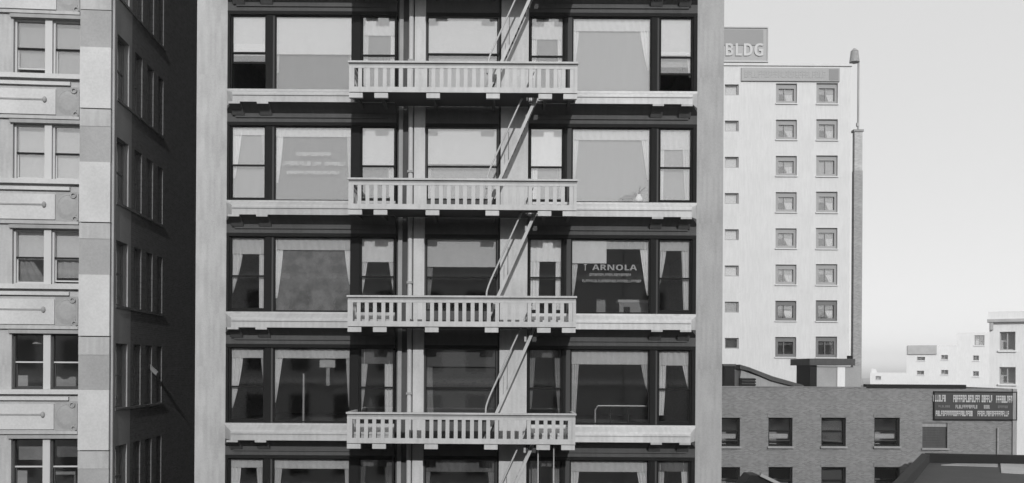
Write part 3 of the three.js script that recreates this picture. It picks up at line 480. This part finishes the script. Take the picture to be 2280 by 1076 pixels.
// ---------------------------------------------------------------- white tower, its signs, the chimney
function rectsOn(z, list) { return list.map(([a, b, t, u]) => { const p = at(a, u, z), q = at(b, t, z); return [p[0], q[0], p[1], q[1]]; }); }
{
  const z = -50, big = [], small = [];
  for (let i = 0; i < 8; i++) { const y = 186 + i * 80.7; big.push([1728 - i * 0.25, 1775 - i * 0.25, y, y + 44]); big.push([1818 - i * 0.25, 1866 - i * 0.25, y - 1, y + 45]); small.push([1614, 1645, y + 2, y + 26]); }
  const [x0, y0] = at(1470, 1076, z), [x1, y1] = at(1895, 148, z);
  const t = thing('white_tower', 'tall white building with two columns of square windows, behind the brick building', 'tower', [(x0 + x1) / 2, GY, z]);
  const holesB = rectsOn(z, big), holesS = rectsOn(z, small);
  put('front_wall', wall(x0, x1, GY, y1, z, 0.5, [...holesB, ...holesS]), MAT.towerWall, t);
  put('side_wall', bx(x0, x0 + 0.4, GY, y1, z - 14, z - 0.51), MAT.towerWall, t);
  put('side_wall', bx(x1 - 0.4, x1, GY, y1, z - 14, z - 0.51), MAT.towerWall, t);
  put('rear_wall', bx(x0 + 0.41, x1 - 0.41, GY, y1, z - 14, z - 13.6), MAT.towerWall, t);
  put('room_wall', bx(x0 + 0.41, x1 - 0.41, GY, y1 - 0.1, z - 3, z - 2.8), MAT.room, t);
  put('roof', bx(x0 + 0.002, x1 - 0.002, y1 - 0.3, y1 - 0.02, z - 13.99, z - 0.52), MAT.towerGrey, t);
  put('coping', bx(x0 - 0.1, x1 + 0.1, y1, y1 + 0.22, z - 0.6, z + 0.12), MAT.towerWall, t);
  holesB.forEach(([a, b, c, d], i) => {
    const o = sub('window', t, [(a + b) / 2, c, z]), row = i >> 1, w = b - a, h = d - c;
    const xm = a + w * (i % 2 ? 0.46 : 0.42), fm = row > 5 ? MAT.winGreyD : MAT.winGrey;
    put('frame', ring(a + 0.003, b - 0.003, c + 0.003, d - 0.003, z - 0.42, z - 0.2, 0.3, 0.22, 0.42, 0.26), fm, o);
    put('mullion', bx(xm, xm + 0.07, c + 0.263, d - 0.423, z - 0.4, z - 0.28), fm, o);
    put('pane', bx(a + 0.303, b - 0.223, c + 0.263, d - 0.423, z - 0.35, z - 0.346), glass, o);
    if (row !== 2 || i % 2 === 0) { put('roller_blind', bx(a + 0.31, b - 0.23, c + h * (row > 5 ? 0.6 : 0.52), d - 0.43, z - 0.5, z - 0.48), cloth[row > 5 ? 'dim' : 'grey'], o);
      if (row < 7) put('curtain', drape(xm + 0.12, b - 0.23, xm + 0.3 + 0.1 * (i % 3), b - 0.23, c + 0.28, c + h * 0.52, z - 0.52, 0.02, 2), cloth.light, o); }  // pale cloth standing in for a tilted open sash
    else put('roller_blind', bx(a + 0.31, b - 0.23, c + 0.27, d - 0.43, z - 0.5, z - 0.48), cloth.grey, o);
    put('sill', bx(a - 0.05, b + 0.05, c - 0.1, c, z + 0.001, z + 0.12), MAT.towerWall, o);
  });
  holesS.forEach(([a, b, c, d], i) => {
    const o = sub('window', t, [(a + b) / 2, c, z]);
    put('frame', ring(a + 0.003, b - 0.003, c + 0.003, d - 0.003, z - 0.4, z - 0.2, 0.1, 0.1, 0.1, 0.1), MAT.towerGrey, o);
    put('pane', bx(a + 0.104, b - 0.104, c + 0.104, d - 0.104, z - 0.3, z - 0.296), glass, o);
    put('roller_blind', bx(a + 0.11, b - 0.11, c + 0.11, d - 0.11, z - 0.44, z - 0.42), cloth[i > 5 ? 'dark' : 'light'], o);
  });
  // roof sign
  let [a0, c0] = at(1560, 138, z - 2), [a1, c1] = at(1711, 60, z - 2); const zs = z - 2;
  let s = thing('rooftop_sign', 'grey rooftop sign board with pale letters BLDG, on the white tower', 'sign', [(a0 + a1) / 2, c0, zs]);
  put('board', bx(a0, a1, c0, c1, zs - 0.2, zs), MAT.signGrey, s);
  put('upper_band', bx(a0 + 0.3, at(1700, 0, zs)[0], at(1650, 101, zs)[1], at(1650, 66, zs)[1], zs, zs + 0.06), MAT.letterDim, s);
  put('border', ring(a0, a1, c0, c1, zs + 0.001, zs + 0.1, 0.1, 0.1, 0.12, 0.12), MAT.letterGrey, s);
  put('lettering', text('BLDG', at(1616, 0, zs)[0], at(1700, 0, zs)[0], at(1655, 125, zs)[1], at(1655, 97, zs)[1], zs, 0.1), MAT.letterWorn, s);
  for (const p of [1600, 1640, 1690]) put('post', bx(at(p, 0, zs)[0] - 0.07, at(p, 0, zs)[0] + 0.07, y1 - 0.02, c0, zs - 0.15, zs - 0.05), MAT.metal, s);
  // band sign on the wall
  [a0, c0] = at(1650, 181, z); [a1, c1] = at(1869, 153, z);
  s = thing('wall_sign', 'long grey sign band under the roof edge of the white tower', 'sign', [(a0 + a1) / 2, c0, z]);
  put('board', bx(a0, a1, c0, c1, z + 0.01, z + 0.15), MAT.signGrey, s);
  put('dark_corner', bar([[z + 0.15, 0], [z + 0.15, 1], [z + 0.17, 1], [z + 0.17, 0]].map(([q, y]) => [q, y ? c1 - 0.1 : c0 + 0.1]), q => at(1846, 0, z)[0], q => at(1867, 0, z)[0]), MAT.letterDim, s);
  put('lettering', strokes(at(1658, 0, z)[0], at(1838, 0, z)[0], c0 + 0.3, c1 - 0.26, z + 0.15, 0.02, 0.31), MAT.letterGrey2, s);
  // chimney beside the tower
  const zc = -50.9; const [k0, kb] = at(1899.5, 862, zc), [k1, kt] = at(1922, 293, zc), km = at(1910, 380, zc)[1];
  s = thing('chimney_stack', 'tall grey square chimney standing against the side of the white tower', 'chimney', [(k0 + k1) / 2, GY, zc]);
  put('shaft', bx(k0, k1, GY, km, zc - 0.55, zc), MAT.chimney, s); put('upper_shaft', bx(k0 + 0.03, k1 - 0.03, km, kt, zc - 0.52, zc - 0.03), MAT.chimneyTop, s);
  put('cap', bx(k0 - 0.08, k1 + 0.06, kt, kt + 0.2, zc - 0.6, zc + 0.06), MAT.chimney, s);
  s = thing('vent_pipe', 'thin pale pipe with a dark bent hood rising above the chimney', 'pipe', [at(1912, 0, zc)[0], kt + 0.2, zc - 0.5]);
  const zp = zc - 0.5, P3 = (x, y) => v3(...at(x, y, zp), zp);
  put('pipe', tube([P3(1911, 290), P3(1912, 138)], 0.1, 8), MAT.towerGrey, s);
  put('collar', [metreUv(new THREE.CylinderGeometry(0.14, 0.14, 0.3, 10).translate(P3(1910, 275).x, P3(1910, 278).y, zp))], MAT.metal, s);
  put('hood', [metreUv(new THREE.CylinderGeometry(0.34, 0.46, 1.0, 14).translate(P3(1903, 126).x, P3(1903, 127).y, zp)), metreUv(new THREE.CylinderGeometry(0.1, 0.36, 0.3, 14).translate(P3(1903, 126).x, P3(1903, 127).y + 0.651, zp))], MAT.chimney, s);
}

// ---------------------------------------------------------------- brick building in front of the tower
{
  const z = -32, A = (px, py) => at(px, py, z);
  const rows = []; for (const y of [931, 1041]) for (const [a, b] of [[1592, 1648], [1711, 1765], [1829, 1884], [1947, 2004]]) rows.push([a, b, y - (y > 1000 ? 0 : 0), y + 63]);
  const holes = rectsOn(z, rows), sh = rectsOn(z, [[2054, 2110, 942, 998]])[0];
  const x0 = A(1490, 0)[0], x1 = A(2268, 0)[0], yt = A(1900, 864)[1];
  const t = thing('brick_building', 'dark brick building with small sash windows and a painted sign, right of the office building', 'building', [(x0 + x1) / 2, GY, z]);
  put('front_wall', wall(x0, x1, GY, yt, z, 0.5, [...holes, sh]), MAT.brick, t);
  put('side_wall', bx(x0, x0 + 0.4, GY, yt, z - 13, z - 0.51), MAT.brick, t); put('side_wall', bx(x1 - 0.4, x1, GY, yt, z - 13, z - 0.51), MAT.brick, t);
  put('rear_wall', bx(x0 + 0.41, x1 - 0.41, GY, yt, z - 13, z - 12.6), MAT.brick, t);
  put('room_wall', bx(x0 + 0.41, x1 - 0.41, GY, yt - 0.3, z - 2.6, z - 2.4), MAT.room, t);
  put('roof', bx(x0 + 0.41, x1 - 0.41, yt - 0.5, yt - 0.25, z - 12.59, z - 0.52), MAT.roofDark, t);
  put('coping', bx(x0 - 0.02, A(1934, 0)[0], yt, yt + 0.07, z - 0.55, z + 0.05), MAT.brick, t);
  put('flashing', bx(A(1934, 0)[0] + 0.003, A(2156, 0)[0], yt + 0.0, yt + 0.26, z - 0.5, z + 0.07), MAT.tar, t);
  put('corner_strip', bx(x1 - 0.28, x1 + 0.01, GY, yt - 0.001, z + 0.001, z + 0.12), MAT.stoneGrey, t);
  put('wall_pipe', tube([v3(A(2226, 0)[0], GY, z + 0.1), v3(A(2226, 0)[0], A(0, 940)[1], z + 0.1)], 0.06, 8), MAT.chimney, t);
  holes.forEach(([a, b, c, d], i) => {
    const o = sub('window', t, [(a + b) / 2, c, z]), m = (c + d) / 2 + 0.05, open = i % 4 !== 2;
    put('frame', ring(a + 0.003, b - 0.003, c + 0.003, d - 0.003, z - 0.4, z - 0.22, 0.12, 0.12, 0.1, 0.1), MAT.frame, o);
    put('sash', bx(a + 0.123, b - 0.123, m - 0.05, m + 0.05, z - 0.36, z - 0.26), MAT.frame, o);
    put('pane', bx(a + 0.125, b - 0.125, m + 0.05, d - 0.105, z - 0.33, z - 0.326), glass, o);
    const up = open ? 0.32 : 0.02;
    put('pane', bx(a + 0.125, b - 0.125, c + 0.105 + up, m - 0.05, z - 0.3, z - 0.296), glass, o);
    put('sash_rail', bx(a + 0.125, b - 0.125, c + 0.105 + up - 0.06, c + 0.104 + up, z - 0.33, z - 0.26), open ? MAT.frameGrey : MAT.frame, o);
    if (open) put('roller_blind', bx(a + 0.16, b - 0.2, c + 0.2 + up, m - 0.2, z - 0.45, z - 0.43), cloth.light, o);
    else put('roller_blind', bx(a + 0.16, b - 0.14, c + 0.3, d - 0.25, z - 0.45, z - 0.43), cloth.dark, o);
    put('sill', bx(a - 0.08, b + 0.08, c - 0.14, c, z + 0.001, z + 0.16), MAT.stoneGrey, o);
    put('arch', bar([[z + 0.001, d + 0.02], [z + 0.05, d + 0.02], [z + 0.05, d + 0.3], [z + 0.001, d + 0.3]], q => a - 0.05, q => b + 0.05), MAT.brick, o);
  });
  { const [a, b, c, d] = sh, o = sub('window', t, [(a + b) / 2, c, z]);
    put('shutter', bx(a + 0.003, b - 0.003, c + 0.003, d - 0.3, z - 0.3, z - 0.2), MAT.spandrel, o); put('lintel', bx(a + 0.003, b - 0.003, d - 0.298, d - 0.003, z - 0.3, z - 0.12), MAT.stoneGrey, o);
    for (let i = 1; i < 8; i++) put('shutter_slat', bx(a + 0.06, b - 0.06, c + i * 0.18, c + i * 0.18 + 0.09, z - 0.2, z - 0.16), MAT.spandrel, o);
    put('sill', bx(a - 0.08, b + 0.1, c - 0.12, c, z + 0.001, z + 0.14), MAT.stoneGrey, o); }
  // sign
  const [a0, c0] = A(2079, 934), [a1, c1] = A(2262, 874);
  const s = thing('painted_sign', 'black sign board with three lines of worn white lettering, high on the brick building', 'sign', [(a0 + a1) / 2, c0, z]);
  put('board', bx(a0, a1, c0, c1, z + 0.002, z + 0.08), MAT.signDark, s);
  put('border', ring(a0 - 0.05, a1 + 0.05, c0 - 0.05, c1 + 0.05, z + 0.003, z + 0.12, 0.08, 0.08, 0.08, 0.08), MAT.frame, s);
  const ln = (p, q, r, u, m, pit) => put('lettering', strokes(A(p, 0)[0], A(q, 0)[0], A(2170, u)[1], A(2170, r)[1], z + 0.08, 0.03, pit), m, s);
  ln(2082, 2110, 880, 895, MAT.letterWorn, 0.13); ln(2127, 2186, 880, 896, MAT.letterWorn, 0.13); ln(2190, 2213, 880, 896, MAT.letterWorn, 0.13); ln(2222, 2258, 881, 897, MAT.letterWorn, 0.13);
  ln(2094, 2119, 903, 908, MAT.letterDim, 0.12); ln(2132, 2181, 902, 910, MAT.letterGrey, 0.12); ln(2195, 2208, 902, 910, MAT.letterGrey, 0.12); ln(2226, 2248, 903, 909, MAT.letterDim, 0.12);
  ln(2088, 2171, 915, 927, MAT.letterWorn, 0.125); ln(2181, 2253, 915, 927, MAT.letterWorn, 0.125);
  // roof hut, and the sloping skylight
  const zh = z - 3, B = (px, py) => at(px, py, zh), yr = yt - 0.25;
  let h = thing('roof_hut', 'boxy roof hut with a dark flat roof on the brick building', 'roof hut', [B(1865, 0)[0], yr, zh]);
  put('wall', bx(B(1824, 0)[0], B(1922, 0)[0], yr, B(0, 814)[1] + 0.3, zh - 4, zh), MAT.towerGrey, h);
  put('pale_panel', bx(B(1869, 0)[0], B(1886, 0)[0], yr, B(1870, 818)[1], zh + 0.001, zh + 0.08), MAT.pale, h);
  put('dark_left_face', bx(B(1808, 0)[0], B(1823, 0)[0], yr, B(1815, 812)[1], zh - 3, zh + 0.1), MAT.tar, h);  // left face of the hut, in a near black colour
  put('roof', bx(B(1805, 0)[0], B(1906, 0)[0], B(1850, 814)[1], B(1850, 799)[1], zh - 4.2, zh + 0.3), MAT.spandrel, h);
  put('vent', metreUv(new THREE.CylinderGeometry(0.2, 0.2, 0.5, 12).translate(B(1897, 0)[0], B(1897, 800)[1], zh)), MAT.tar, h);
  h = thing('sloping_skylight', 'low sloping skylight with a dark frame along the brick building roof', 'skylight', [B(1700, 0)[0], yr, zh]);
  const top = [B(1648, 812), B(1668, 818), B(1720, 838), B(1790, 858)], bot = [B(1648, 822), B(1668, 826), B(1720, 848), B(1790, 866)];
  const shp = new THREE.Shape([...top, ...bot.reverse()].map(a => new THREE.Vector2(...a)));
  put('frame', metreUv(new THREE.ExtrudeGeometry(shp, { depth: 3, bevelEnabled: false }).translate(0, 0, zh - 3)), MAT.spandrel, h);
  put('side_wall', metreUv(new THREE.ExtrudeGeometry(new THREE.Shape([B(1652, 825), B(1720, 849), B(1785, 866), [B(1785, 0)[0], yr], [B(1652, 0)[0], yr]].map(a => new THREE.Vector2(...a))), { depth: 2.6, bevelEnabled: false }).translate(0, 0, zh - 2.8)), MAT.stoneGrey, h);
  h = thing('roof_vent', 'dark upright box vent at the high end of the sloping skylight', 'vent', [B(1627, 0)[0], yr, zh]);
  put('box', bx(B(1616, 0)[0], B(1638, 0)[0], yr, B(1627, 816)[1], zh - 0.8, zh + 0.4), MAT.tar, h); put('cap', bx(B(1612, 0)[0], B(1640, 0)[0], B(1627, 816)[1], B(1627, 811)[1], zh - 0.9, zh + 0.5), MAT.spandrel, h);
  h = thing('roof_crate', 'low dark slatted unit standing below the skylight slope', 'roof unit', [B(1663, 0)[0], yr, zh + 1]);
  put('body', bx(B(1648, 0)[0], B(1677, 0)[0], yr, B(1660, 842)[1], zh + 0.3, zh + 1.2), MAT.spandrel, h); for (let i = 0; i < 3; i++) put('slat', bx(B(1647, 0)[0], B(1678, 0)[0], B(1660, 858 - i * 6)[1], B(1660, 855 - i * 6)[1], zh + 1.2, zh + 1.28), MAT.tar, h);
}
// ---------------------------------------------------------------- low roofs at the lower right
{
  const yr = -6.28, Q = (px, py, y = yr) => { const dx = px - PX, dy = PY - py, c = Math.cos(ROLL), s = Math.sin(ROLL), X = dx * c - dy * s, Y = dx * s + dy * c, k = y / Y; return [X * k, CZ - F * k]; };
  const a = Q(2062, 1030), b = Q(2330, 1036), c = Q(2330, 1120), d = Q(1985, 1120);
  const t = thing('flat_roof_building', 'low building with a dark tarred flat roof in the lower right corner', 'building', [(b[0] + d[0]) / 2, GY, -24]);
  const poly = (pts) => new THREE.Shape(pts.map(([x, z]) => new THREE.Vector2(x, -z)));
  put('block', metreUv(new THREE.ExtrudeGeometry(poly([d, c, b, a]), { depth: yr - GY, bevelEnabled: false }).rotateX(-Math.PI / 2).translate(0, GY, 0)), MAT.roofDark, t);
  const par = (p, q, w, h, m, n) => { const dx = q[0] - p[0], dz = q[1] - p[1], l = Math.hypot(dx, dz), g = new THREE.BoxGeometry(l, h, w); g.rotateY(-Math.atan2(dz, dx)); g.translate((p[0] + q[0]) / 2, yr + h / 2 + 0.002, (p[1] + q[1]) / 2); put(n, metreUv(g), m, t); };
  par(a, b, 0.5, 0.62, MAT.tar, 'parapet'); par(a, d, 0.5, 0.6, MAT.tar, 'parapet');
  const pale = (pts, h, m) => put('roof_patch', metreUv(new THREE.ExtrudeGeometry(poly(pts), { depth: h, bevelEnabled: false }).rotateX(-Math.PI / 2).translate(0, yr + 0.004, 0)), m, t);
  pale([Q(2096, 1037), Q(2222, 1041), Q(2222, 1035), Q(2130, 1034)], 0.05, MAT.stoneGrey);
  pale([Q(2230, 1054), Q(2310, 1058), Q(2310, 1034), Q(2228, 1034)], 0.06, MAT.roofPale);
  const g = thing('gable_roof', 'small dark gable roof with a pale edge at the bottom beside the office building', 'roof', [at(1700, 0, -22)[0], GY, -22]);
  const zg = -22, G = (x, y) => new THREE.Vector2(...at(x, y, zg));
  put('gable', metreUv(new THREE.ExtrudeGeometry(new THREE.Shape([G(1652, 1084), G(1672, 1059), G(1692, 1059), G(1775, 1100), G(1775, 1180), G(1652, 1180)]), { depth: 1.6, bevelEnabled: false }).translate(0, 0, zg - 1.6)), MAT.tar, g);
  put('verge', strut(v3(...at(1692, 1057, zg), zg + 0.05), v3(...at(1778, 1098, zg), zg + 0.05), 0.18, 0.3), MAT.towerGrey, g);
  put('wall', bx(at(1652, 0, zg)[0], at(1775, 0, zg)[0], GY, at(1700, 1180, zg)[1], zg - 1.6, zg - 0.01), MAT.brick, g);
}
// ---------------------------------------------------------------- pale buildings far behind
function block(name, label, D, depth, px0, px1, py, wallM, wins, extra) {
  const th = Math.atan(((px0 + px1) / 2 - PX) / F), pc = (px0 + px1) / 2, d = D * Math.cos(th);
  const X = px => D * Math.tan(Math.atan((px - PX) / F) - th), Y = py => ((PY - py) * Math.cos(ROLL) + (pc - PX) * Math.sin(ROLL)) * d / F;
  const t = thing(name, label, 'building', [D * Math.sin(th), GY, CZ - d]); t.rotation.y = -th; offs.set(t, [0, GY, 0]);
  const x0 = X(px0), x1 = X(px1), y1 = Y(py), z = 0, holes = wins.map(([a, b, q, u]) => [X(a), X(b), Y(u), Y(q)]);
  put('front_wall', wall(x0, x1, GY, y1, z, 0.6, holes), wallM, t);
  put('rear_block', bx(x0, x1, GY, y1 - 0.05, z - depth, z - 1.6), wallM, t);
  put('roof', bx(x0, x1, y1 - 0.3, y1 - 0.06, z - 1.59, z - 0.61), wallM, t);
  holes.forEach(([a, b, c, d]) => { const o = sub('window', t, [(a + b) / 2, c, z]), f = Math.min(0.14, (b - a) * 0.12); put('frame', [...ring(a + 0.004, b - 0.004, c + 0.004, d - 0.004, z - 0.5, z - 0.3, f, f, f, f), bx((a + b) / 2 - f / 2, (a + b) / 2 + f / 2, c + f + 0.005, d - f - 0.005, z - 0.45, z - 0.32), bx(a + f + 0.005, (a + b) / 2 - f / 2, (c + d) / 2 - 0.05, (c + d) / 2 + 0.05, z - 0.44, z - 0.33)], MAT.towerGrey, o);
    put('pane', bx(a + f + 0.005, b - f - 0.005, c + f + 0.005, d - f - 0.005, z - 0.48, z - 0.474), glass, o); put('sill', bx(a - 0.15, b + 0.15, c - 0.2, c, z + 0.001, z + 0.2), wallM, o); });
  extra?.(t, z, y1, X, Y); return t;
}
block('pale_building', 'pale ornate building with a stepped cornice, behind the brick building at the right edge', 118, 16, 2203, 2420, 716, MAT.pale, [[2226, 2261, 738, 780], [2226, 2262, 818, 856], [2300, 2335, 738, 780]], (t, z, y1, X, Y) => {
  put('cornice', bx(X(2198), X(2420), y1, y1 + 0.35, z - 1, z + 0.5), MAT.paleGrey, t);
  put('attic', bx(X(2200), X(2420), y1 + 0.351, Y(692), z - 1, z + 0.1), MAT.pale, t);
  put('cornice_bracket', bx(X(2205), X(2212), y1 - 0.9, y1 - 0.002, z + 0.001, z + 0.4), MAT.paleGrey, t); });
block('hazy_building', 'hazy pale block with a single dark window, left of the ornate pale building', 230, 14, 2131, 2206, 741, MAT.pale, [[2170, 2192, 747, 769], [2167, 2180, 792, 803], [2167, 2180, 827, 838]]);
block('hazy_building', 'hazy low white block with two rows of tiny windows and a grey roof band', 280, 20, 2019, 2131, 770, MAT.pale, [[2042, 2060, 795, 803], [2096, 2111, 791, 801], [2042, 2058, 826, 835], [2096, 2112, 824, 834]], (t, z, y1, X, Y) => put('roof_band', bx(X(2021), X(2086), Y(789), y1 + 0.1, z + 0.002, z + 0.5), MAT.paleGrey, t));
block('hazy_building', 'faint low rooftop at the horizon between the chimney and the white block', 480, 20, 1938, 2019, 830, MAT.pale, [[1950, 1962, 838, 846]], (t, z, y1, X, Y) => put('roof_house', bx(X(1940), X(1952), y1, Y(822), z - 6, z - 1), MAT.pale, t));

// ---------------------------------------------------------------- the buildings across the street, mirrored in the panes
{
  const z = 33.5;
  for (const [x0, x1, yt, l] of [[-60, -21, 10.2, 'dark brick row house mirrored in the panes, left one'], [-20.9, 8, 9.9, 'dark brick block mirrored in the panes, middle one'], [8.1, 60, 9.4, 'dark brick block mirrored in the panes, right one']]) {
    const t = thing('opposite_building', l, 'building', [(x0 + x1) / 2, GY, z]);
    const holes = []; for (let x = x0 + 1.5; x < x1 - 2.5; x += 3.2) for (let y = GY + 3.5; y < yt - 3; y += 3.8) holes.push([x, x + 1.5, y, y + 2.1]);
    const w = wall(-x1, -x0, GY, yt, 0, 0.4, holes.map(([a, b, c, d]) => [-b, -a, c, d])); w.rotateY(Math.PI); w.translate(0, 0, z + 0.0); put('front_wall', w, MAT.opposite, t);
    put('rear_block', bx(x0, x1, GY, yt - 0.1, z + 1.5, z + 12), MAT.oppWin, t); for (let y = GY + 2.6; y < yt; y += 3.8) put('string_course', bx(x0, x1, y, y + 0.35, z - 0.2, z - 0.001), MAT.stoneLight, t); put('cornice', bx(x0, x1, yt, yt + 0.5, z - 0.5, z + 12), MAT.opposite, t);
  }
}

scene.fog = new THREE.FogExp2(0xffffff, 0.0005);
renderer.render(scene, camera);
